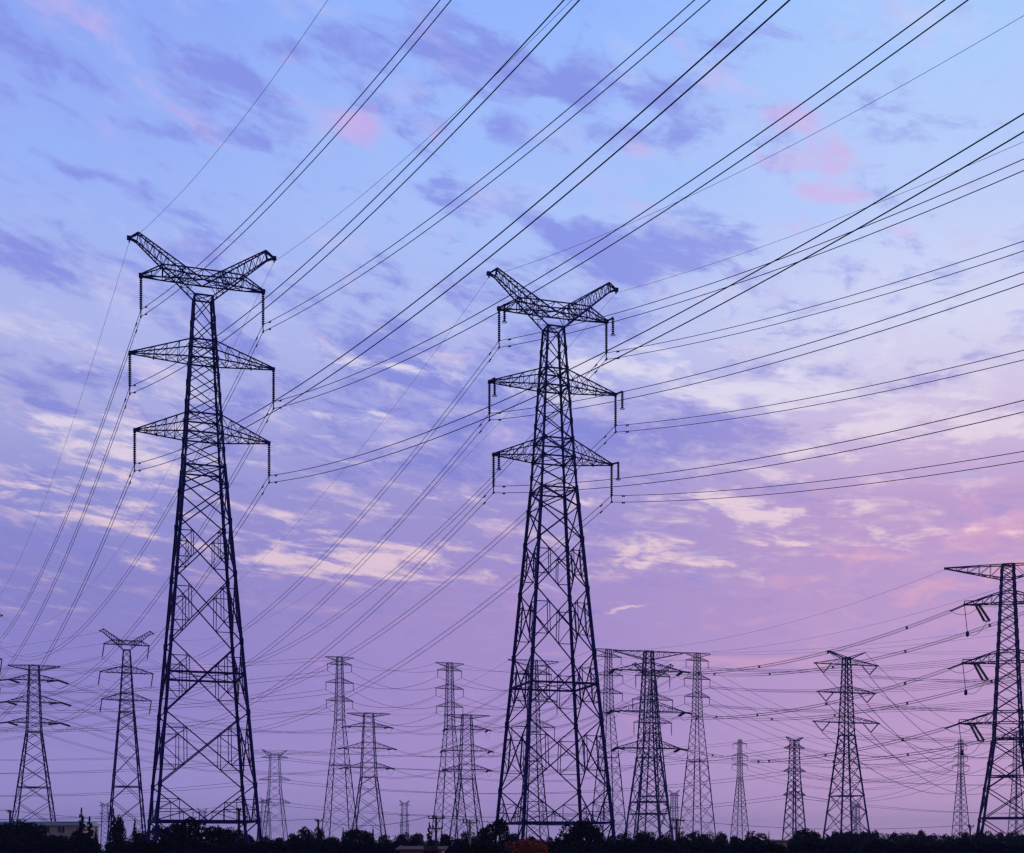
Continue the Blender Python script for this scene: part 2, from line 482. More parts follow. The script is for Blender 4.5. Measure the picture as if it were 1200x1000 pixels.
# ------------------------------------------------------------------ lattice pylons
class Pylon:
    def __init__(s, label, x, D, yaw, group, w):
        s.th = R(yaw)
        s.x, s.D, s.w = x, D, w
        s.root = thing('lattice_pylon', label, 'pylon', (x, D, 0), s.th, group)
        s.att = {}
        s.tips = {}

    def world(s, p):
        c, n = math.cos(s.th), math.sin(s.th)
        return Vector((s.x + p[0] * c - p[1] * n, s.D + p[0] * n + p[1] * c, p[2]))

    def local(s, P):
        c, n = math.cos(s.th), math.sin(s.th)
        a, b = P[0] - s.x, P[1] - s.D
        return Vector((a * c + b * n, -a * n + b * c, P[2]))

    # profile: list of (z, half width) from the ground up
    def prof(s, z):
        p = s.profile
        for (z0, a0), (z1, a1) in zip(p, p[1:]):
            if z <= z1:
                return a0 + (a1 - a0) * (z - z0) / (z1 - z0)
        return p[-1][1]

    def body(s, profile, levels, struts=(), half=(), sub=(), legw=None):
        s.profile = profile
        w = s.w
        lw = legw or w
        for sx in (-1, 1):
            for sy in (-1, 1):
                b = MB()
                for k, ((z0, a0), (z1, a1)) in enumerate(zip(profile, profile[1:])):
                    ww = lw * (1.0 if k == 0 else 0.70)
                    b.bar((sx * a0, sy * a0, z0), (sx * a1, sy * a1, z1), ww)
                for z in levels[1:-1]:
                    a = s.prof(z)
                    f_ = 1.3 if z < profile[1][0] else .95
                    b.box((sx * a, sy * a, z), (lw * f_, lw * f_, lw * 2.0))
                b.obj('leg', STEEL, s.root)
        b = MB()
        bw = w * 0.58

        def face(k, u, z, inset=0.0):
            a = s.prof(z)
            u *= a
            a -= inset
            return ((u, -a, z), (a, u, z), (-u, a, z), (-a, -u, z))[k]
        for z0, z1 in zip(levels, levels[1:]):
            bw = w * (0.55 if z0 < profile[1][0] else 0.40)
            for k in range(4):
                if z0 in half:                            # V down to the middle of the strut, with ties to the legs
                    for sg in (-1, 1):
                        b.bar(face(k, sg, z1), face(k, 0, z0, .03 * (sg + 1)), bw)
                        for f_ in (.4, .68):
                            zz = z1 + (z0 - z1) * f_
                            ud = sg * s.prof(z1) * (1 - f_) / s.prof(zz)
                            b.bar(face(k, sg, zz), face(k, ud, zz), bw * .6)
                            b.bar(face(k, ud, zz), face(k, ud * s.prof(zz) / s.prof(z0), z0), bw * .6)
                            b.bar(face(k, ud, zz), face(k, sg, z1 + (z0 - z1) * (f_ + .3)), bw * .6)
                    continue
                if z1 in half:
                    b.bar(face(k, -1, z1), face(k, 0, z0), bw)
                    b.bar(face(k, 1, z1, .03), face(k, 0, z0, .03), bw)
                    continue
                b.bar(face(k, -1, z0), face(k, 1, z1), bw)
                b.bar(face(k, 1, z0, .04 * w / .2), face(k, -1, z1, .04 * w / .2), bw)
                if z0 in sub:                             # redundant members between the legs and the diagonals
                    sw = w * 0.38
                    # crossing height of the two diagonals
                    a0, a1 = s.prof(z0), s.prof(z1)
                    tc = a0 / (a0 + a1)
                    for sg in (-1, 1):
                        for (zb, tt_) in ((z0, tc * .5), (z1, tc + (1 - tc) * .5)):
                            z = z0 + (z1 - z0) * tt_
                            a = s.prof(z)
                            # point on the diagonal at this height
                            ud = (a0 + (-a1 - a0) * tt_) / a if zb == z0 else (-a0 + (a1 + a0) * tt_) / a
                            ud = abs(ud) * sg
                            b.bar(face(k, sg, z), face(k, ud, z), sw)
                            zc = z0 + (z1 - z0) * tc
                            zm = (z + zc) / 2
                            b.bar(face(k, ud, z), face(k, sg, zc), sw)
                            # upright from the tie down (or up) to the next diagonal
                            t2_ = tc + (tc - tt_)
                            z2 = z0 + (z1 - z0) * t2_
                            if z0 < z2 < z1:
                                a2 = s.prof(z2)
                                u2 = ud * a / a2
                                b.bar(face(k, ud, z), face(k, u2, z2), sw * .9)
        for z in struts:
            a = s.prof(z)
            ws = w * (1.0 if z < profile[1][0] * .6 else .7)
            for k in range(4):
                b.bar(face(k, -1, z), face(k, 1, z), ws)
            b.bar((-a, -a, z), (a, a, z), bw * .8)
            b.bar((-a, a, z + .05), (a, -a, z + .05), bw * .8)
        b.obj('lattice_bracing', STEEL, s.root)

    # crossarm on one side; zb/zt: bottom and top at the body, ztip: height of the tip
    def arm(s, key, side, half, zb, zt, ztip, n=4, name='crossarm', thick=1.0, tip_depth=0.12, tip_h=0.12, stub=0.0):
        w = s.w * 0.52 * thick
        ab, at = s.prof(zb), s.prof(zt)
        b = MB()
        rows = []
        for (a, z, dz) in ((ab, zb, 0.0), (at, zt, tip_h)):
            for sy in (-1, 1):
                p0 = Vector((side * a, sy * a, z))
                p1 = Vector((side * half, sy * tip_depth, ztip + dz))
                b.bar(p0, p1, w)
                rows.append([p0.lerp(p1, i / n) for i in range(n + 1)])
        bl, bh, tl, th = rows                             # bottom near/far, top near/far
        sw = w * 0.48
        for i in range(n):
            for (lo, hi) in ((bl, tl), (bh, th)):
                if i:
                    b.bar(lo[i], hi[i], sw)
                b.bar(lo[i + 1], hi[i], sw)
            b.bar(bl[i], bh[i + 1], sw * .9)
            b.bar(bh[i], bl[i + 1], sw * .9)
            if i:
                b.bar(tl[i], th[i], sw)
                b.bar(bl[i], bh[i], sw)
        # through the body
        if side == 1:
            for (a, z) in ((ab, zb), (at, zt)):
                for sy in (-1, 1):
                    b.bar((-a, sy * a, z), (a, sy * a, z), w * .9)
                    b.bar((sy * a, -a, z), (sy * a, a, z), w * .9)
        b.box((side * half, 0, ztip + tip_h / 2), (w * 2.6, tip_depth * 2 + w * 1.5, tip_h + w * 1.2))
        if stub:
            b.box((side * (half * .68), 0, zb - stub * .5), (w * 1.2, w * 1.2, stub))
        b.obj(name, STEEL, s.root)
        s.tips[(key, side)] = Vector((side * half, 0, ztip))

    def hang(s, key, side, L, r=0.13, lean=(0, 0), yoke=0.7, disc=0.2, n=8):     # suspension string with its yoke
        t = s.tips[(key, side)]
        p = t + Vector((0, 0, -0.1))
        q = t + Vector((lean[0], lean[1], -L))
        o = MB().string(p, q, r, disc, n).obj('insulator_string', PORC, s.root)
        if yoke:
            y = MB()
            y.bar(q + Vector((0, 0, .25)), q - Vector((0, 0, yoke)), 0.09)
            y.box(q, (.14, .5, .12)).box(q - Vector((0, 0, yoke)), (.14, .5, .12))
            y.obj('yoke_plate', ALU, o)
        s.att[(key, side)] = s.world(q - Vector((0, 0, yoke / 2)))
        return o

    def vee(s, key, side, spread, drop, r=0.14):
        t = s.tips[(key, side)]
        half = abs(t.x)
        q = Vector((side * (half - spread), 0, t.z - drop))
        for dx_ in (-1, 1):
            MB().string(Vector((side * (half - spread) + dx_ * spread * .92, 0, t.z)), q, r, .25, 6).obj('insulator_string', PORC, s.root)
        s.att[(key, side)] = s.world(q - Vector((0, 0, .3)))


# --- tall horned suspension pylons: two near ones, three repeats down the line
def horned_pylon(label, x, D, yaw, detail=2, extra=False, lean=(0, 0), group='tall pylons with two horn-like peaks', thick=1.0):
    s = Pylon(label, x, D, yaw, group, 0.20 * thick)
    levels = [0, 4.4, 7.9, 15.0, 22.0, 28.7, 33.9, 37.4, 39.3, 41.0, 42.6, 44.5, 46.4, 48.3, 50.1, 51.9, 54.1, 56.4]
    s.body([(0, 5.15), (39.3, 1.92), (56.4, 0.87)], levels, struts=(4.4, 18.8, 39.3, 42.6, 44.5, 50.1, 51.9, 56.4), half=(4.4,),
           sub=(7.9, 15.0, 22.0, 28.7) if detail > 1 else (), legw=0.29 * thick)
    w = s.w
    n = 5 if detail > 1 else 4
    for sd in (-1, 1):
        s.arm('M', sd, 7.0, 50.1, 51.9, 50.1, n, stub=.35)
        s.arm('L', sd, 6.55, 42.6, 44.5, 42.6, n, stub=.35)
        # top crossarm: its own top chord is raised in the middle
        b = MB()
        pts_b, pts_t = [], []
        for sy in (-1, 1):
            lo = [Vector((0, sy * .87, 57.9)), Vector((2.6 * sd, sy * .62, 57.85)), Vector((3.9 * sd, sy * .45, 57.8)), Vector((5.95 * sd, sy * .12, 57.75))]
            hi = [Vector((0, sy * .80, 58.95)), Vector((1.7 * sd, sy * .70, 59.0)), Vector((3.9 * sd, sy * .45, 59.05)), Vector((5.95 * sd, sy * .12, 57.95))]
            for ch in (lo, hi):
                for p, q in zip(ch, ch[1:]):
                    b.bar(p, q, w * .54)
            for i in range(1, 3):
                b.bar(lo[i], hi[i], w * .4)
                b.bar(lo[i], hi[i - 1], w * .29)
                b.bar(lo[i], hi[i + 1], w * .3)
            b.bar(lo[2].lerp(lo[3], .5), hi[2].lerp(hi[3], .5), w * .29)
            b.bar(lo[2].lerp(lo[3], .5), hi[2], w * .29)
            pts_b.append(lo)
            pts_t.append(hi)
        for i in range(3):
            b.bar(pts_b[0][i], pts_b[1][i + 1], w * .29)
            b.bar(pts_b[1][i], pts_b[0][i + 1], w * .29)
            b.bar(pts_t[0][i], pts_t[1][i], w * .29)
        b.box((5.95 * sd, 0, 57.85), (.4, .4, .35))
        b.obj('crossarm', STEEL, s.root)
        s.tips[('U', sd)] = Vector((5.95 * sd, 0, 57.75))
        # horn-like earth wire peak
        b = MB()
        ch = []
        for sy in (-1, 1):
            lo0, lo1 = Vector((.87 * sd, sy * .87, 56.4)), Vector((6.35 * sd, sy * .22, 61.05))
            hi0, hi1 = Vector((0.0, sy * .85, 57.9)), Vector((6.2 * sd, sy * .22, 61.95))
            e = Vector((7.05 * sd, sy * .10, 61.35))
            b.bar(lo0, lo1, w * .56)
            b.bar(hi0, hi1, w * .56)
            b.bar(lo1, hi1, w * .5)
            b.bar(hi1, e, w * .6)
            b.bar(lo1, e, w * .6)
            k = 9
            lo = [lo0.lerp(lo1, i / k) for i in range(k + 1)]
            hi = [hi0.lerp(hi1, i / k) for i in range(k + 1)]
            for i in range(1, k):
                b.bar(lo[i], hi[i], w * .27)
                b.bar(lo[i], hi[i + 1], w * .27)
            ch.append((lo, hi))
        for i in range(0, k, 1):
            for r_ in (0, 1):
                b.bar(ch[0][r_][i], ch[1][r_][i + 1], w * .25)
        b.box((7.05 * sd, 0, 61.35), (.45, .35, .35))
        b.bar((7.05 * sd, 0, 61.3), (7.05 * sd, 0, 60.9), .12)
        b.obj('earth_wire_peak', STEEL, s.root)
        s.tips[('G', sd)] = Vector((7.05 * sd, 0, 61.2))
        s.att[('G', sd)] = s.world((7.05 * sd, 0, 61.0))
        for key, tz in (('U', 57.75), ('M', 50.05), ('L', 42.55)):
            s.hang(key, sd, 3.25, 0.17 * thick, lean)
            if extra:                                     # second, shorter string on a bracket towards the viewer
                t = s.tips[(key, sd)]
                bk = MB()
                bk.bar(t + Vector((0, 0, .1)), t + Vector((0, -2.0, -.25)), .15)
                br = bk.obj('string_bracket', STEEL, s.root)
                p = t + Vector((0, -1.95, -.3))
                q = p + Vector((0, 0, -1.7))
                MB().string(p, q, .17, .2).obj('insulator_string', PORC, s.root)
                MB().tube([q + Vector((.24 * math.cos(a_), .24 * math.sin(a_), -.05)) for a_ in [i * math.pi / 6 for i in range(13)]], .03, 5) \
                    .bar(q + Vector((-.24, 0, -.05)), q + Vector((.24, 0, -.05)), .03).obj('corona_ring', ALU, s.root)
    return s


PY = {}
PY['L'] = horned_pylon('tallest lattice pylon, left of centre, with two horns and single hanging insulator strings', -30.7, 135.6, 19)
PY['R'] = horned_pylon('large horned lattice pylon near the middle with paired long and short insulator strings', 4.35, 143.6, 17, extra=True)
PY['L2'] = horned_pylon('horned pylon cut off by the left edge, only its right arm tips showing', -137.0, 346.6, 19, 1, lean=(-.35, 0), thick=1.25)
PY['R2'] = horned_pylon('smaller horned pylon standing between the left edge pylons and the tallest left pylon', -106.0, 375.6, 20, 1, lean=(-.45, 0), thick=1.3)
PY['Y3'] = horned_pylon('hazy horned pylon half hidden behind the very dark flat-topped pylon right of centre', world_x(765, 443), 443, 17, 1, thick=1.15)


# --- all other pylons: measured in photo pixels at their own distance
def px_pylon(key, label, cx, D, yaw, top, prof_px, arms, group, thick, style, peaks=None, struts=(), beam=None, ratio=0.78):
    k = D / F
    c = cx - 600
    th = R(yaw)
    fore = math.cos(th) - math.sin(th) * c / F           # foreshortening of the arm direction
    wide = max(abs((i * math.cos(th) - j * math.sin(th)) - c / F * (i * math.sin(th) + j * math.cos(th))) for i in (-1, 1) for j in (-1, 1))
    s = Pylon(label, world_x(cx, D), D, yaw, group, thick)
    zt = world_z(top, D)
    pr = [(world_z(y, D), hw * k / wide) for y, hw in prof_px]
    pr.sort()
    (z0, a0), (z1, a1) = pr[0], pr[1]
    pr[0] = (0.0, a0 + (a0 - a1) / (z1 - z0) * z0)        # extend the lowest slope to the ground
    # bracing levels follow the width of the body
    s.profile = pr
    lv = [0.0]
    fixed = sorted(world_z(y, D) for y in struts)
    while lv[-1] < zt - 0.4:
        z = lv[-1]
        h = max(1.5, ratio * 2 * s.prof(z) * 0.8)
        nz = z + h
        if nz > zt - h * .5:
            nz = zt
        lv.append(nz)
    lv[-1] = zt
    s.body(pr, lv, struts=fixed + [zt], legw=thick * 1.35)
    if beam:                                              # flat-topped earth wire beam
        y, hw, yb = beam
        for sd in (-1, 1):
            b = world_z(yb, D)
            s.arm('G', sd, hw * k / fore, b, zt, zt - .25, 5, 'earth_wire_beam', tip_h=.2)
            s.att[('G', sd)] = s.world((sd * hw * k / fore, 0, zt - .35))
    if peaks:
        y, hw = peaks
        for sd in (-1, 1):
            b = MB()
            zp = world_z(y, D)
            x = hw * k / fore * sd
            a = s.prof(zt)
            for sy in (-1, 1):
                b.bar((sd * a, sy * a, zt - (zp - zt) * .3), (x, sy * .1, zp), thick * .7)
                b.bar((0, sy * a, zt), (x, sy * .1, zp + .1), thick * .7)
                for i in (1, 2, 3):
                    b.bar(Vector((sd * a, sy * a, zt - (zp - zt) * .3)).lerp(Vector((x, sy * .1, zp)), i / 4), Vector((0, sy * a, zt)).lerp(Vector((x, sy * .1, zp)), i / 4), thick * .4)
            b.obj('earth_wire_peak', STEEL, s.root)
            s.att[('G', sd)] = s.world((x, 0, zp))
    for i, (y, hw, rise, drop) in enumerate(arms):
        zb = world_z(y, D)
        zr = world_z(y - rise, D)
        for sd in (-1, 1):
            s.arm(i, sd, hw * k / fore, zb, min(zr, zt), zb, 4, thick=1.1)
            L = drop * k
            if style == 'hang':
                s.hang(i, sd, L, .16 * thick / .2, yoke=0, disc=.35, n=6)
            elif style == 'vee':
                s.vee(i, sd, drop * k * .95, drop * k * .9, .22)
            elif style == 'tension':
                s.att[(i, sd)] = s.world(s.tips[(i, sd)])
            else:
                s.att[(i, sd)] = s.world(s.tips[(i, sd)] - Vector((0, 0, .2)))
    s.style = style
    s.k = k
    PY[key] = s
    return s


SL = 'slim pale pylons with a flat top beam'
for key, lab, cx, top, hw in (
        ('S1', 'tall slim pylon with short flat top beam, nearest the tallest left pylon', 398, 770, 16),
        ('S2', 'tall slim pylon with short flat top beam, just left of the large middle pylon', 527, 777, 16),
        ('S3', 'tall slim pale pylon between the large middle pylon and the very dark one', 713, 761, 17),
        ('S4', 'tall slim pale pylon just right of the very dark flat-topped pylon', 817, 765.5, 15)):
    px_pylon(key, lab, cx, 500, 24, top, [(975, 21), (top + 125, 12), (top + 74, 6.2), (top, 3.6)],
             [(top + 9, hw - 2, 4, 8), (top + 30.5, hw, 5, 8.5), (top + 51.5, hw - .5, 5, 8.5)], SL, 0.21, 'hang',
             beam=(top, hw, top + 5), struts=(top + 74, top + 127))
px_pylon('S5', 'pylon with long hanging strings seen through the legs of the large middle pylon', 625, 400, 20, 774,
         [(975, 17.5), (895, 10), (858, 8), (774, 5)], [(790, 21, 6, 15), (822, 28, 8, 15), (852, 25, 8, 15)], 'pylons of the middle distance', 0.20, 'hang',
         beam=(774, 29, 781), struts=(858, 892))
TG = 'tension pylons with a wide flat top beam'
px_pylon('T1', 'dark flat-topped pylon at the far left in front of the brick building', 40, 409, 12, 780,
         [(975, 27.5), (858, 9.5), (780, 6.2)], [(797, 29, 6, 7), (823, 32, 8, 7), (847, 31, 6, 7)], TG, 0.27, 'tension', beam=(780, 30, 785.5), struts=(858, 923))
px_pylon('T2', 'small flat-topped pylon beside the slim pylon nearest the tallest left pylon', 432, 553, 14, 836,
         [(978, 20), (911, 10), (836, 6)], [(852, 25, 5, 5), (877, 29, 7, 5), (900, 27, 6, 5)], TG, 0.30, 'tension', beam=(836, 25, 840), struts=(911,))
px_pylon('T3', 'small flat-topped pylon just left of the large middle pylon', 547, 560, 14, 838,
         [(978, 20), (913, 10), (838, 6)], [(855, 25, 5, 5), (880, 28, 7, 5), (902, 26, 6, 5)], TG, 0.30, 'tension', beam=(838, 26.5, 842), struts=(913,))
px_pylon('T4', 'very dark flat-topped pylon right of the large middle pylon with thick slanting strings', 760, 379, 14, 763.5,
         [(975, 27), (888, 14), (763.5, 5.5)], [(786, 40, 9, 9), (834, 42.5, 11, 9), (877, 37, 9, 9)], TG, 0.31, 'tension', beam=(763.5, 40, 773), struts=(888, 940, 954))
px_pylon('T5', 'dark flat-topped pylon cut off by the right edge of the photo', 1181, 264, -14, 662,
         [(975, 36.5), (866, 18), (662, 7.3)], [(707, 51, 13, 12), (776, 53, 13, 12), (847, 57.5, 13, 12)], TG, 0.33, 'tension', beam=(662, 74, 678), struts=(866, 910, 959))
px_pylon('D', 'pylon right of centre with V-shaped insulator strings under three rounded crossarms', 992, 382, 18, 771,
         [(976, 26.5), (862, 9.5), (771, 4.6)], [(779, 37, 7, 12), (812, 34, 7, 12), (847, 38.5, 7, 12)], 'pylons of the middle distance', 0.27, 'vee',
         peaks=(764, 22), struts=(862, 933))
FG = 'faint far pylons near the horizon'
px_pylon('F1', 'faint pylon with small horns standing alone right of the base of the tallest left pylon', 322, 720, 20, 885, [(980, 15), (925, 8), (885, 6)],
         [(888, 15.5, 3, 4), (914, 18, 4, 4), (941, 18, 4, 4)], FG, 0.24, 'plain', peaks=(879, 15))
px_pylon('F2', 'very faint small pylon tucked against the right base leg of the tallest left pylon', 311, 1250, 20, 938, [(982, 7), (955, 5.5), (938, 4)],
         [(940, 8, 2, 2), (953, 8, 2, 2)], FG, 0.3, 'plain', peaks=(935, 7))
px_pylon('F3', 'ghostly tiny pylon in the gap between the two small flat-topped pylons', 474, 1500, 20, 942, [(982, 5), (960, 4), (942, 3.2)],
         [(944, 6.5, 2, 2), (956, 6, 2, 2), (968, 6, 2, 2)], FG, 0.38, 'plain', peaks=(938, 6))
px_pylon('F4', 'thin far pylon with short top arms, left of the dense blue pylon', 867, 690, 20, 867, [(976, 10.5), (912, 3.4), (867, 2.2)],
         [(872, 8, 2, 5), (886, 9, 3, 5), (897, 9, 3, 5)], FG, 0.20, 'hang', struts=(912, 945))
px_pylon('F5', 'dense bluish far pylon with three short arms, left of the V-string pylon', 931, 680, 26, 868, [(978, 13.5), (915, 7.2), (868, 5.2)],
         [(877, 11.5, 4, 4), (904, 12.5, 4, 4), (932, 12.5, 4, 4)], FG, 0.36, 'plain', peaks=(864, 10))
px_pylon('F6', 'thin far pylon between the V-string pylon and the pylon at the right edge', 1126, 690, 20, 867, [(977, 10.5), (907, 3.6), (867, 2.6)],
         [(873, 7, 2, 5), (887, 8, 3, 5), (898, 10, 3, 5)], FG, 0.20, 'hang', struts=(907, 946))
px_pylon('F7', 'ghostly small horned pylon just right of the very dark flat-topped pylon', 790, 1350, 20, 930, [(980, 5.5), (930, 3.6)],
         [(933, 7, 2, 2), (947, 6.5, 2, 2), (961, 6.5, 2, 2)], FG, 0.36, 'plain', peaks=(926, 6.5))
px_pylon('F8', 'faint narrow pylon seen through the legs of the flat-topped pylon at the right edge', 1191, 640, 20, 858, [(977, 10), (905, 4), (858, 3)],
         [(866, 8, 2, 5), (882, 9, 3, 5), (898, 9, 3, 5)], FG, 0.20, 'plain', peaks=(854, 7))
px_pylon('F9', 'ghostly small pylon seen through the right legs of the V-string pylon', 1003, 1300, 20, 944, [(980, 5.5), (944, 3.6)],
         [(947, 6.5, 2, 2), (960, 6.5, 2, 2)], FG, 0.36, 'plain', peaks=(941, 6))
px_pylon('F10', 'ghostly small pylon low between the legs of the tallest left pylon', 237, 1500, 20, 951, [(982, 5), (951, 3.4)],
         [(953, 6.5, 2, 2), (962, 6, 2, 2)], FG, 0.36, 'plain', peaks=(947, 6))
px_pylon('F11', 'ghostly small pylon beside the left leg of the smaller horned pylon', 123, 1350, 20, 943, [(982, 5), (943, 3.4)],
         [(945, 7, 2, 2), (954, 6.5, 2, 2)], FG, 0.36, 'plain', peaks=(940, 6))

# hanging counterweights, square arm ends and thick slanting strings on the pylon at the right edge
s = PY['T5']
for i in (0, 1, 2):
    for sd in (-1, 1):
        t = s.tips[(i, sd)]
        e = MB().bar(t + Vector((0, 0, .05)), t + Vector((0, 0, .8)), .16).bar(t + Vector((0, 0, .75)), t + Vector((-3.0 * sd, 0, .75)), .14)
        e.bar(t + Vector((-1.2 * sd, 0, 0)), t + Vector((-1.2 * sd, 0, .75)), .1).obj('arm_end_frame', STEEL, s.root)
        p = t + Vector((-2.3 * sd, -.3, -.1))
        q = p + Vector((1.7, -1.5, -3.5))
        b = MB()
        for o_ in (-.3, .3):
            b.string(p + Vector((o_, 0, 0)), q + Vector((o_ * 1.6, 0, 0)), .29, .3, 8)
        b.bar(q - Vector((.45, 0, 0)), q + Vector((.45, 0, 0)), .22).obj('insulator_string', PORC, s.root)
        w_ = t + Vector((-.55 * sd, .2, -5.6))
        MB().tube([q.lerp(w_, i / 10) - Vector((0, 0, 5.0 * (i / 10) * (1 - i / 10))) for i in range(11)], .045, 5).obj('jumper_cable', ALU, s.root)
        p = t + Vector((0, .2, -.1))
        q = t + Vector((-.55 * sd, .2, -5.6))
        o = MB().bar(p, q, .12).obj('hanging_rod', STEEL, s.root)
        MB().tube([q + Vector((0, 0, .5)), q + Vector((0, 0, .35)), q - Vector((0, 0, .45)), q - Vector((0, 0, .6))], [.12, .3, .3, .12], 8).obj('counterweight', STEEL, o)


# ------------------------------------------------------------------ overhead lines
def line(label, pts, n=1, sep=0.7, r=0.035, spacers=0, group=None, name='power_line', cat='power line', side=None, seg=6, damper=False):
    pts = [Vector(p) for p in pts]
    if n == 1:
        o = MB().tube(pts, r, seg).obj(name, ALU)
        return tag(o, label, cat, group)
    root = thing(name, label, cat, pts[0], 0, group)
    t = (pts[-1] - pts[0])
    hx = Vector((t.y, -t.x, 0)).normalized()
    offs = [Vector((0, 0, sep / 2)), Vector((0, 0, -sep / 2))] if n == 2 else \
           [hx * (a * sep / 2) + Vector((0, 0, b * sep / 2)) for a, b in ((-1, 1), (1, 1), (1, -1), (-1, -1))]
    for of in offs:
        MB().tube([p - pts[0] + of for p in pts], r, seg).obj('wire', ALU, root)
    if damper:
        d_ = (pts[1] - pts[0]).normalized()
        for of in offs:
            p = d_ * 2.3 + of - Vector((0, 0, .09))
            MB().tube([p - d_ * .22, p - d_ * .10, p - d_ * .09, p + d_ * .09, p + d_ * .10, p + d_ * .22], [.075, .075, .03, .03, .075, .075], 6).obj('vibration_damper', ALU, root)
    for k in range(spacers):
        p = pts[int((k + .5) / spacers * (len(pts) - 1))] - pts[0]
        b = MB()
        for a, c in zip(offs, offs[2:] + offs[:2]):
            b.bar(p + a * 1.1, p + (c if n > 2 else -a) * 1.1, .17)
        b.box(p, (.3, .3, .3))
        b.obj('spacer', ALU, root)
    return root


# near span: fitted parabolas running over the viewer's right shoulder to the next pylon behind
NEAR = {'LGL': (-.2279, .00161), 'LGR': (-.1763, .00106), 'LUL': (-.2068, .00118), 'LUR': (-.1922, .00102), 'LML': (-.2160, .00122),
        'LMR': (-.2126, .00115), 'LLL': (-.2046, .00114), 'LLR': (-.2019, .00109),
        'RGL': (-.2198, .00122), 'RGR': (-.2053, .00101), 'RUL': (-.2395, .00118), 'RUR': (-.2290, .00105), 'RML': (-.2301, .00111),
        'RMR': (-.2238, .00102), 'RLL': (-.2289, .00108), 'RLR': (-.2202, .00098)}
FARSAG = {'LGL': 16.5, 'LUL': 16, 'LML': 16, 'LLL': 15, 'LUR': 15, 'LMR': 15, 'LLR': 13.5, 'LGR': 14.5,
          'RGL': 13.5, 'RUL': 15, 'RML': 14.5, 'RUR': 15, 'RLL': 13.5, 'RMR': 14, 'RLR': 13.5, 'RGR': 13.5}
WHO = {'L': 'tallest left pylon', 'R': 'large middle pylon'}
ARM = {'G': 'horn', 'U': 'top crossarm', 'M': 'middle crossarm', 'L': 'lowest crossarm'}
SIDE = {-1: 'left', 1: 'right'}
for ln, ph in (('L', R(27.44)), ('R', R(29.02))):
    for lev in 'GUML':
        for sd in (-1, 1):
            kk = ln + lev + ('L' if sd < 0 else 'R')
            A = PY[ln].att[(lev, sd)]
            sl_, cc = NEAR[kk]
            pts = []
            for i in range(71):
                q = 196.0 * i / 70
                pts.append(A + Vector((math.sin(ph) * q, -math.cos(ph) * q, sl_ * q + cc * q * q)))
            end = '%s end of the %s, %s,' % (SIDE[sd], ARM[lev], WHO[ln]) if lev != 'G' else '%s horn of the %s' % (SIDE[sd], WHO[ln])
            if lev == 'G':
                line('thin wire from the %s up to the right' % end, pts, 1, r=.015, name='earth_wire', cat='earth wire',
                     group='thin wires from the horns')
            else:
                line('twin wires from %s up to the right' % end, pts, 2, (.7), .030, group='twin lines running overhead', damper=True)
            B = PY[ln + '2'].att[(lev, sd)]
            sg = FARSAG[kk]
            pts = [A.lerp(B, i / 60) - Vector((0, 0, 4 * sg * (i / 60) * (1 - i / 60))) for i in range(61)]
            if lev == 'G':
                line('thin wire from the %s down to the left' % end, pts, 1, r=.015, name='earth_wire', cat='earth wire',
                     group='thin wires from the horns')
            else:
                line('twin wires from %s down to the left' % end, pts, 2, (.7), .030, group='twin lines sagging to the far left', damper=True)
ORD = ['top', 'middle', 'lowest']


def sagpts(A, B, sag, n=40):
    return [A.lerp(B, i / n) - Vector((0, 0, 4 * sag * (i / n) * (1 - i / n))) for i in range(n + 1)]


tension = {}                                              # directions of the strings on each tension arm tip


def start(P, key, toward):
    if getattr(P, 'style', '') == 'tension' and key[0] != 'G':
        tip = P.att[key]
        d = (toward - tip)
        d.z = -.18 * math.hypot(d.x, d.y)
        d.normalize()
        tension.setdefault((id(P), key), (P, key, []))[2].append(d)
        return tip + d * (3.6)
    return P.att[key]


def connect(ka, kb, what, sag, keys, n=2, r=.04, spacers=0, sep=.45, earth=True, gsag=None, group=None):
    A, B = PY[ka], PY[kb]
    for sd in (-1, 1):
        for i, lv in enumerate(keys):
            key = (lv, sd)
            if key not in A.att:
                continue
            kb_ = key
            if key not in B.att:
                kb_ = ({0: 'U', 1: 'M', 2: 'L'}.get(lv, lv), sd)
                if kb_ not in B.att:
                    kb_ = ({'U': 0, 'M': 1, 'L': 2}.get(lv, lv), sd)
            p, q = start(A, key, B.att[kb_]), start(B, kb_, A.att[key])
            line('%s, %s arms, %s side' % (what, ORD[i], SIDE[sd]), sagpts(p, q, sag), n, sep, r, spacers, group or 'far lines slung between pylons', seg=5)
        if earth and ('G', sd) in A.att and ('G', sd) in B.att:
            line('%s, thin top wire, %s side' % (what, SIDE[sd]), sagpts(A.att[('G', sd)], B.att[('G', sd)], gsag or sag * .7), 1, r=r * .7,
                 name='earth_wire', cat='earth wire', group=group or 'far lines slung between pylons', seg=5)


def runoff(ka, P, what, sag, keys, n=1, r=.04, sep=.45, spacers=0, earth=True):    # on to a pylon outside the picture
    A = PY[ka]
    for sd in (-1, 1):
        for i, lv in enumerate(keys + (['G'] if earth else [])):
            if (lv, sd) not in A.att:
                continue
            a = A.att[(lv, sd)]
            e = Vector((P[0], P[1], 0)) + (a - Vector((A.x, A.D, 0)))
            a2 = start(A, (lv, sd), e)
            if lv == 'G':
                line('%s, thin top wire, %s side' % (what, SIDE[sd]), sagpts(a2, e, sag * .7), 1, r=r * .7, name='earth_wire', cat='earth wire',
                     group='far lines slung between pylons', seg=5)
            else:
                line('%s, %s arms, %s side' % (what, ORD[i], SIDE[sd]), sagpts(a2, e, sag), n, sep, r, spacers, 'far lines slung between pylons', seg=5)


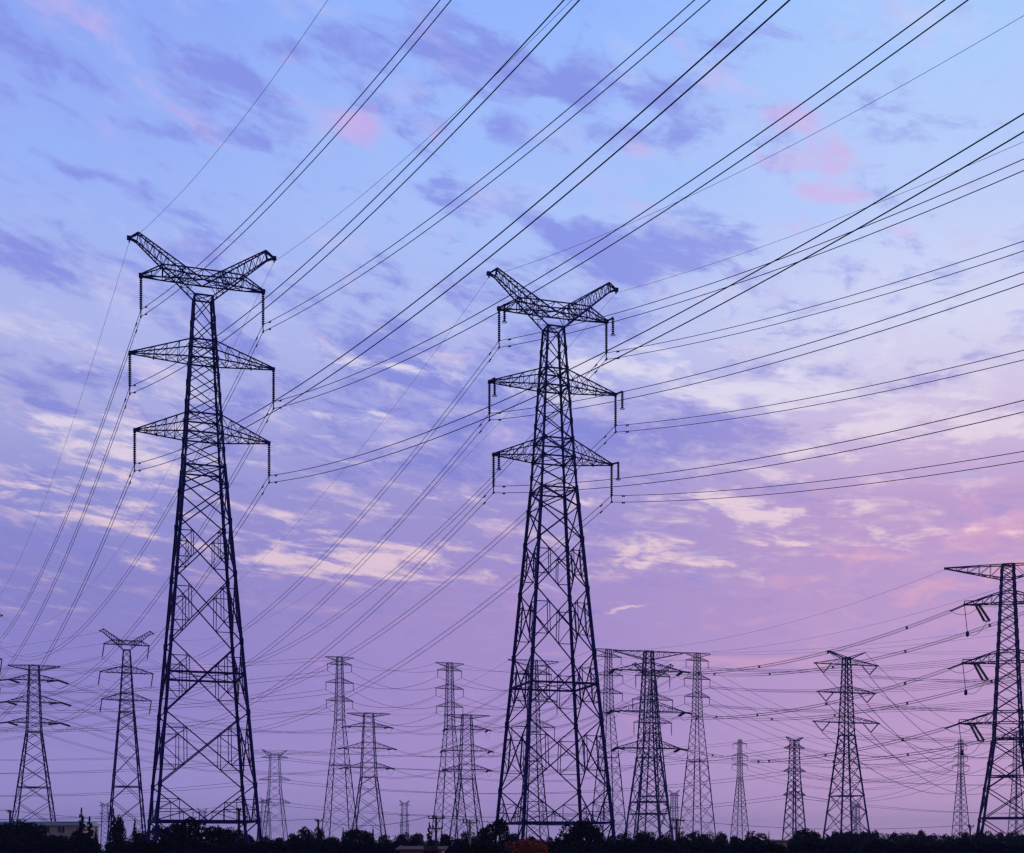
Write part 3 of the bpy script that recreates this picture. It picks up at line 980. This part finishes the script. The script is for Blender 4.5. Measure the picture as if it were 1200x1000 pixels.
connect('T5', 'T4', 'spacered bundle, right edge pylon to very dark pylon', 5.0, [0, 1, 2], 4, .035, 5, .5)
connect('T4', 'T3', 'line from very dark pylon leftward behind middle pylon', 6.0, [0, 1, 2], 2, .05)
connect('T1', 'T2', 'line behind tallest left pylon between flat-topped pylons', 7.0, [0, 1, 2], 2, .045)
connect('T2', 'S5', 'line from small flat-topped pylon behind middle pylon', 7.0, [0, 1, 2], 2, .045)
connect('S1', 'S2', 'faint line between slim pylons left of middle pylon', 5.5, [0, 1, 2], 1, .06)
connect('S2', 'S3', 'faint line behind middle pylon between slim pylons', 7.5, [0, 1, 2], 1, .06)
connect('S3', 'S4', 'faint line between slim pylons beside very dark pylon', 4.0, [0, 1, 2], 1, .06)
connect('D', 'F8', 'line falling rightward from the V-string pylon', 15.0, [0, 1, 2], 1, .085)
connect('F1', 'F5', 'long shallow line low across the whole middle', 9.0, [0, 1, 2], 1, .085)
connect('F5', 'F6', 'shallow line low from dense blue pylon rightward', 8.0, [0, 1, 2], 1, .075, earth=False)
connect('F4', 'F6', 'shallow line low between two thin far pylons', 10.0, [0, 1, 2], 1, .065, earth=False)
runoff('T5', (170, 160), 'line from right edge pylon off to the right', 5, [0, 1, 2], 2, .035)
runoff('T1', (-240, 330), 'line from far left flat-topped pylon off leftward', 5, [0, 1, 2], 2, .045)
runoff('F1', (-420, 690), 'low line from faint horned pylon to left edge', 9, [0, 1, 2], 1, .085)
runoff('S1', (-330, 440), 'faint line from slim pylon leftward behind tallest pylon', 11, [0, 1, 2], 1, .06)
runoff('S4', (215, 330), 'faint line from rightmost slim pylon to right edge', 9, [0, 1, 2], 2, .045, .6)
runoff('D', (230, 300), 'line from V-string pylon rising to right edge', 6, [0, 1, 2], 2, .04, .5)
runoff('F5', (300, 420), 'line from dense blue pylon rising to right edge', 12, [0, 1, 2], 1, .06)
connect('S4', 'F6', 'faint line from rightmost slim pylon to thin far pylon', 9.0, [0, 1, 2], 1, .06, earth=False)
runoff('F8', (330, 700), 'line from faint pylon behind right edge pylon rightward', 7, [0, 1, 2], 1, .07)
runoff('R2', (-300, 440), 'line from smaller horned pylon off past left edge', 8, ['U', 'M', 'L'], 2, .04, .5)

# tension strings and jumper loops: parts of their pylons
for P, key, dirs in tension.values():
    t = P.att[key]
    L = 3.6
    ds = list(dirs[:2])
    if len(ds) == 1:
        ds.append(Vector((-ds[0].x, -ds[0].y, ds[0].z)))
    ends = []
    for d in ds:
        b = MB()
        off = Vector((d.y, -d.x, 0)).normalized() * .28
        for sg in (-1, 1):
            b.string(P.local(t + off * sg), P.local(t + d * L + off * sg), .13 if P is PY['T5'] else .27, .3, 6)
        b.bar(P.local(t + d * L + off), P.local(t + d * L - off), .2)
        b.obj('insulator_string', PORC, P.root)
        ends.append(t + d * L)
    mid = (ends[0] + ends[1]) / 2
    drop = max(1.2, 12 * P.k * .55)
    pts = []
    for i in range(13):
        u = i / 12
        q = ends[0].lerp(ends[1], u) - Vector((0, 0, drop * 4 * u * (1 - u)))
        pts.append(P.local(q))
    MB().tube(pts, .045, 5).obj('jumper_cable', ALU, P.root)

# ------------------------------------------------------------------ utility poles
def utility_pole(label, px, top, D, hw, mat=WOOD, r=.14, arms=1, yaw=20):
    z = world_z(top, D)
    root = thing('utility_pole', label, 'utility pole', (world_x(px, D), D, 0), R(yaw), 'utility poles among the trees')
    MB().tube([(0, 0, 0), (0, 0, z)], [r * 1.25, r * .85], 10).obj('pole', mat, root)
    k = D / F
    for i in range(arms):
        za = z - .25 - i * 1.1
        hx = hw * k * (1 if i == 0 else .8)
        b = MB().bar((-hx, -.13, za), (hx, -.13, za), .13)
        b.bar((-hx * .55, -.13, za), (0, -.1, za - .6), .05).bar((hx * .55, -.13, za), (0, -.1, za - .6), .05)
        o = b.obj('crossarm', mat, root)
        for x in (-hx * .92, -hx * .45, hx * .92):
            MB().tube([(x, -.13, za + .06), (x, -.13, za + .18), (x, -.13, za + .24), (x, -.13, za + .34)], [.03, .09, .07, .03], 6).obj('pin_insulator', PORC, o)
    return Vector((world_x(px, D), D, z))


P1 = utility_pole('dark stubby utility pole at the left edge beside the flat-topped pylon', 12, 949.5, 210, 4, r=.2)
P2 = utility_pole('small dark utility pole above the trees left of the slim pylon', 373, 960, 190, 4.5, r=.15)
P3 = utility_pole('dark double-armed utility pole left of the small flat-topped pylon near the middle', 511, 956.5, 150, 10, r=.13, arms=2)
P4 = utility_pole('pale concrete utility pole with a dark crossarm reaching down to the bottom edge', 550.5, 961, 125, 9, CONC, r=.12)
P5 = utility_pole('dark utility pole right of the base of the very dark flat-topped pylon', 793, 960, 200, 10, r=.17, arms=2)
P6 = utility_pole('thin T-shaped utility pole left of the base of the right edge pylon', 1137, 967, 200, 4, r=.12)
P7 = utility_pole('thick bare-topped post inside the right legs of the tallest left pylon', 280, 947.5, 150, 2.0, r=.16)
for (a, b, lab) in ((P1, P2, 'low dark wire between the left edge pole and the pole left of the slim pylon'),
                    (P2, P3, 'low dark wire between the small pole and the double-armed pole'),
                    (P3, P5, 'low dark wire between double-armed pole and pole right of very dark pylon'),
                    (P5, P6, 'low dark wire between pole right of very dark pylon and T-shaped pole')):
    line(lab, sagpts(a + Vector((-.6, -.13, 0)), b + Vector((-.6, -.13, 0)), 1.0), 1, r=.03, name='overhead_cable', cat='cable', group='low wires between utility poles')
line('low dark wire from the left edge pole out of the picture', sagpts(P1, Vector((-150, 205, P1.z - .3)), .4), 1, r=.04, name='overhead_cable', cat='cable',
     group='low wires between utility poles')
line('low dark wire above the blue roof of the brick building', sagpts(Vector((-150, 200, world_z(963, 200))), Vector((world_x(145, 200), 200, world_z(962.5, 200))), .5), 1, r=.04,
     name='overhead_cable', cat='cable', group='low wires between utility poles')

# ------------------------------------------------------------------ buildings
D = 300.0
bx0, bx1 = world_x(-25, D), world_x(93, D)
eave = world_z(967.5, D)
root = thing('brick_building', 'long brick building with a pale blue roof edge and dark windows behind the left conifers', 'building', ((bx0 + bx1) / 2, D + 7, 0))
hw_ = (bx1 - bx0) / 2
MB().box((0, 0, eave / 2), (2 * hw_, 14, eave)).obj('wall', BRICK, root)
b = MB()
b.box((0, 0, eave + .32), (2 * hw_ + .8, 15, .64))
b.bar((-hw_ - .4, 0, eave + .8), (hw_ + .4, 0, eave + .8), 9.0, .3)
b.obj('roof', ROOFM, root)
for px in (22, 38, 54.5, 72):
    x = world_x(px, D) - (bx0 + bx1) / 2
    zc = world_z(972.3, D)
    f = MB()
    for dx_ in (-.75, 0, .75):
        f.box((x + dx_, -7.03, zc), (.1, .12, 1.5))
    for dz_ in (-.7, .7):
        f.box((x, -7.035, zc + dz_), (1.6, .13, .1))
    fo = f.obj('window', FRAMEM, root)
    MB().box((x, -7.01, zc), (1.5, .05, 1.4)).obj('pane', GLASS, fo)
MB().box((0, -7.06, world_z(980, D)), (2 * hw_, .12, .25)).obj('string_course', CONC, root)


def hut(label, px0, px1, top, D, mat, wallm):
    x0, x1 = world_x(px0, D), world_x(px1, D)
    z = world_z(top, D)
    w = x1 - x0
    r_ = thing('low_shed', label, 'shed', ((x0 + x1) / 2, D + 2, 0))
    MB().box((0, 0, (z - .25) / 2), (w - .5, 3.4, z - .25)).obj('wall', wallm, r_)
    b_ = MB()
    b_.bar((-w / 2, -2.0, z - .25), (-w / 2, 2.0, z), .12, .1)
    i = len(b_.v)
    b_.v += [Vector(p) for p in ((-w / 2, -2, z - .2), (w / 2, -2, z - .2), (w / 2, 2, z), (-w / 2, 2, z),
                                 (-w / 2, -2, z - .3), (w / 2, -2, z - .3), (w / 2, 2, z - .1), (-w / 2, 2, z - .1))]
    b_.f += [(i, i + 1, i + 2, i + 3), (i + 7, i + 6, i + 5, i + 4), (i, i + 4, i + 5, i + 1), (i + 1, i + 5, i + 6, i + 2), (i + 2, i + 6, i + 7, i + 3), (i + 3, i + 7, i + 4, i)]
    b_.obj('roof', mat, r_)
    MB().box((w * .2, -1.73, .95), (.9, .06, 1.9)).obj('door', WOOD, r_)


hut('low shed with dark purple-red roof left of the pale concrete pole', 464, 522, 991.5, 84, DKROOF, BRICK)
hut('low flat-roofed hut in the gap between trees left of the dense blue pylon', 898, 926, 984, 190, DKROOF, BRICK)

# ------------------------------------------------------------------ trees
rnd = random.Random(7)


def leaf(b, c, s):
    n = Vector((rnd.gauss(0, 1), rnd.gauss(0, 1), rnd.gauss(0, 1))).normalized()
    a = n.orthogonal().normalized()
    d = n.cross(a)
    an = rnd.uniform(0, 6.28)
    a, d = a * math.cos(an) + d * math.sin(an), d * math.cos(an) - a * math.sin(an)
    i = len(b.v)
    b.v += [c - a * s, c + d * s * .55, c + a * s, c - d * s * .55]
    b.f.append((i, i + 1, i + 2, i + 3))


def trunk(b, h, r, spread, n):
    b.tube([(0, 0, 0), (.05, .02, h * .35), (-.04, .06, h * .7), (.02, 0, h)], [r, r * .8, r * .55, r * .2], 8)
    for i in range(n):
        a = i * 2.4 + rnd.random()
        z0 = h * rnd.uniform(.25, .75)
        q = Vector((math.cos(a) * spread, math.sin(a) * spread, z0 + h * rnd.uniform(.12, .3)))
        p = Vector((0, 0, z0))
        b.tube([p, p.lerp(q, .5) + Vector((0, 0, .1)), q], [r * .4, r * .28, r * .1], 5)


def broad_proto(kind):                                    # about 5 m high, 4.4 m wide
    H_, W_ = 5.0, 2.2
    t = MB()
    trunk(t, H_ * .8, .13, W_ * .6, 8)
    c = MB()
    lumps = []
    for i in range(15 + kind):
        a = rnd.uniform(0, 6.28)
        z = rnd.uniform(.7, H_ - .8)
        rr = W_ * math.sqrt(max(.05, 1 - ((z - 2.2) / 3.0) ** 2)) * rnd.uniform(.2, .8)
        lumps.append((Vector((math.cos(a) * rr, math.sin(a) * rr, z)), rnd.uniform(.55, 1.05)))
    lumps.append((Vector((rnd.uniform(-.5, .5), 0, H_ - .9)), .9))
    for p, r in lumps:
        for k in range(int(210 * r)):
            d = Vector((rnd.gauss(0, 1), rnd.gauss(0, 1), rnd.gauss(0, 1))).normalized()
            q = p + d * r * rnd.uniform(.35, 1.0) ** .5
            if rnd.random() < .04:
                q = p + d * r * rnd.uniform(1.0, 1.3)
            if q.z > .1:
                leaf(c, q, rnd.uniform(.10, .22))
    return t, c


def conifer_proto(kind):                                  # about 7 m high, 3 m wide
    H_, W_ = 7.0, 1.5
    t = MB()
    t.tube([(0, 0, 0), (0, 0, H_ * .5), (.03, 0, H_)], [.14, .09, .02], 8)
    c = MB()
    z = .5
    while z < H_:
        f = 1 - z / H_
        n = 5 + int(6 * f)
        for i in range(n):
            a = rnd.uniform(0, 6.28)
            L = W_ * (f ** .85) * rnd.uniform(.7, 1.12) + .05
            for k in range(max(3, int(26 * L))):
                u = rnd.random() ** .7
                q = Vector((math.cos(a) * L * u, math.sin(a) * L * u, z - .28 * L * u + rnd.gauss(0, .08)))
                q += Vector((rnd.gauss(0, .09), rnd.gauss(0, .09), 0)) * (.4 + f)
                leaf(c, q, rnd.uniform(.07, .17))
        z += rnd.uniform(.16, .26)
    for k in range(40):
        leaf(c, Vector((rnd.gauss(0, .04), rnd.gauss(0, .04), H_ - rnd.uniform(-.12, .6))), .09)
    return t, c


protos = {'broad': [], 'conifer': [], 'red': []}
MADE = {}
for kd, cnt in (('broad', 5), ('conifer', 3), ('red', 1)):
    for i in range(cnt):
        t, c = conifer_proto(i) if kd == 'conifer' else broad_proto(i)
        tm = t.obj('trunk', BARK)
        cmh = c.obj('crown', {'broad': LEAF, 'conifer': NEEDLE, 'red': REDLEAF}[kd])
        protos[kd].append((tm, cmh))
        MADE[(kd, i)] = False


def tree(px, top, hw, D, kd, label, group=None, name=None):
    h = world_z(top, D)
    w = hw * D / F
    i = rnd.randrange(len(protos[kd]))
    tm, cm_ = protos[kd][i]
    if MADE[(kd, i)]:
        tm, cm_ = tm.copy(), cm_.copy()
        COL.objects.link(tm)
        COL.objects.link(cm_)
    MADE[(kd, i)] = True
    names = {'broad': 'broadleaf_tree', 'conifer': 'conifer_tree', 'red': 'red_shrub'}
    r_ = thing(name or names[kd], label, {'broad': 'tree', 'conifer': 'tree', 'red': 'shrub'}[kd], (world_x(px, D), D, 0), rnd.uniform(0, 6.28), group)
    H0, W0 = (7.0, 1.5) if kd == 'conifer' else (5.0, 2.2)
    r_.scale = (w / W0, w / W0, h / H0)
    tm.parent = r_
    cm_.parent = r_
    return r_


for px, top, hw, D, kd, lab in (
        (95.5, 947.5, 11, 150, 'conifer', 'tallest pointed conifer right of the brick building'),
        (105, 957.5, 12, 147, 'conifer', 'pointed conifer touching the right side of the tallest conifer'),
        (112.5, 970, 7, 150, 'conifer', 'small conifer on the right edge of the left conifer pair'),
        (133, 948.5, 10, 152, 'conifer', 'pointed conifer against the left leg of the smaller horned pylon'),
        (141, 957, 8, 154, 'broad', 'ragged tree just right of the conifer under the smaller horned pylon'),
        (158, 960, 8, 150, 'conifer', 'small pointed conifer left of the tallest pylon'),
        (437, 970, 5.5, 165, 'conifer', 'tiny pointed conifer under the flat-topped pylon beside the slim pylon'),
        (402, 970, 5, 165, 'conifer', 'tiny pointed conifer right of the slim pylon near the tallest pylon'),
        (503, 964, 8, 160, 'conifer', 'dark narrow tree just left of the double-armed utility pole'),
        (901, 974, 3, 185, 'conifer', 'thin spike of a conifer left of the low flat-roofed hut'),
        (222, 957, 26, 122, 'broad', 'broad dark tree inside the left legs of the tallest pylon'),
        (252, 966, 22, 124, 'broad', 'dark tree in the middle of the base of the tallest pylon'),
        (585, 957.5, 17, 126, 'broad', 'tall dark tree at the left foot of the large middle pylon'),
        (664, 964, 20, 127, 'broad', 'dark tree inside the right half of the base of the middle pylon'),
        (686, 960.5, 20, 128, 'broad', 'dark tree at the right foot of the large middle pylon'),
        (882, 973.5, 17, 175, 'broad', 'rounded dark tree under the thin far pylon'),
        (941, 972, 18, 178, 'broad', 'rounded dark tree under the dense blue pylon'),
        (358, 968.5, 14, 150, 'broad', 'rounded dark tree left of the small utility pole'),
        (60, 977, 15, 180, 'broad', 'rounded bush in front of the brick building'),
        (613, 983, 24, 100, 'red', 'reddish shrub at the bottom edge below the middle pylon'),
        (635, 988, 12, 98, 'red', 'smaller rust-red shrub at the bottom edge right of the reddish shrub')):
    tree(px, top, hw, D, kd, lab)
TL = {0: 'dark bushy tree in treeline left of tallest pylon', 1: 'dark bushy tree in treeline between tallest pylon and middle pylon',
      2: 'dark bushy tree in treeline between middle pylon and V-string pylon', 3: 'dark bushy tree in treeline from V-string pylon to right edge'}


def seg_label(px):
    k = 0 if px < 180 else 1 if px < 590 else 2 if px < 960 else 3
    return TL[k], 'dark trees along the horizon, section %s' % ('left', 'centre left', 'centre right', 'right')[k]


ROW = [(-8, 964, 30), (12, 964.5, 30), (27, 964, 26), (40, 966, 20), (2, 966, 26), (52, 974, 14), (72, 979, 16), (90, 974, 12), (170, 974, 12), (186, 966, 14), (205, 963, 14), (272, 970, 16), (290, 978, 12), (305, 979, 12),
       (325, 983, 12), (343, 976, 9), (372, 969, 10), (388, 980, 10), (415, 970.5, 14), (426, 972, 12), (453, 978, 12), (474, 976, 14), (490, 976, 12),
       (520, 978.5, 13), (535, 982, 10), (552, 973.5, 13), (564, 972, 11), (602, 976, 11), (622, 980, 12), (642, 981, 9), (704, 966, 8), (719, 978.5, 11),
       (735, 975.5, 14), (750, 976, 12), (765, 974.5, 13), (782, 977, 12), (800, 975, 14), (815, 974, 13), (830, 975.5, 13), (846, 977, 11), (861, 979, 9),
       (955, 975.5, 13), (967, 979, 10)]
for px, top, hw in ROW:
    lab, gp = seg_label(px)
    tree(px, top - 1.0, hw, rnd.uniform(140, 185), 'broad', lab, gp)
x = 978
while x < 1225:
    lab, gp = seg_label(x)
    tree(x, 976.3 + rnd.uniform(-3.0, 2.2) - (1.5 if x < 1060 else 0), rnd.uniform(8, 13), rnd.uniform(190, 230), 'broad', lab, gp)
    x += rnd.uniform(6.5, 10)
x = -20
while x < 1225:                                           # second row, lower and farther
    lab, gp = seg_label(x)
    if not (113 < x < 123):
        tree(x, 983.5 + rnd.uniform(-1.5, 2.0), rnd.uniform(9, 13), rnd.uniform(235, 300), 'broad', lab, gp)
    x += rnd.uniform(11, 15)
x = -20
k = 0
while x < 1225:                                           # low front hedge
    lab, gp = seg_label(x)
    if not (590 < x < 655 or 462 < x < 524):
        tree(x, 987.5 + rnd.uniform(-2.0, 1.5), rnd.uniform(20, 30), rnd.uniform(104, 118), 'broad', lab.replace('dark bushy tree in treeline', 'low dark shrub before treeline'),
             gp.replace('dark trees', 'low shrubs'), name='dark_shrub')
    x += rnd.uniform(19, 25)

# ------------------------------------------------------------------ haze
h = MB().box((0, 1650, 39), (8000, 4100, 80))
ho = h.obj('haze', material('haze_unused', (1, 1, 1)))
ho['kind'] = 'stuff'
hm = bpy.data.materials.new('evening_haze')
hm.use_nodes = True
n = hm.node_tree.nodes
n.clear()
pv = n.new('ShaderNodeVolumePrincipled')
pv.inputs['Color'].default_value = (0.60, 0.64, 1.0, 1)
pv.inputs['Density'].default_value = 0.00022
pv.inputs['Anisotropy'].default_value = 0.2
ou = n.new('ShaderNodeOutputMaterial')
hm.node_tree.links.new(pv.outputs[0], ou.inputs['Volume'])
ho.data.materials.clear()
ho.data.materials.append(hm)
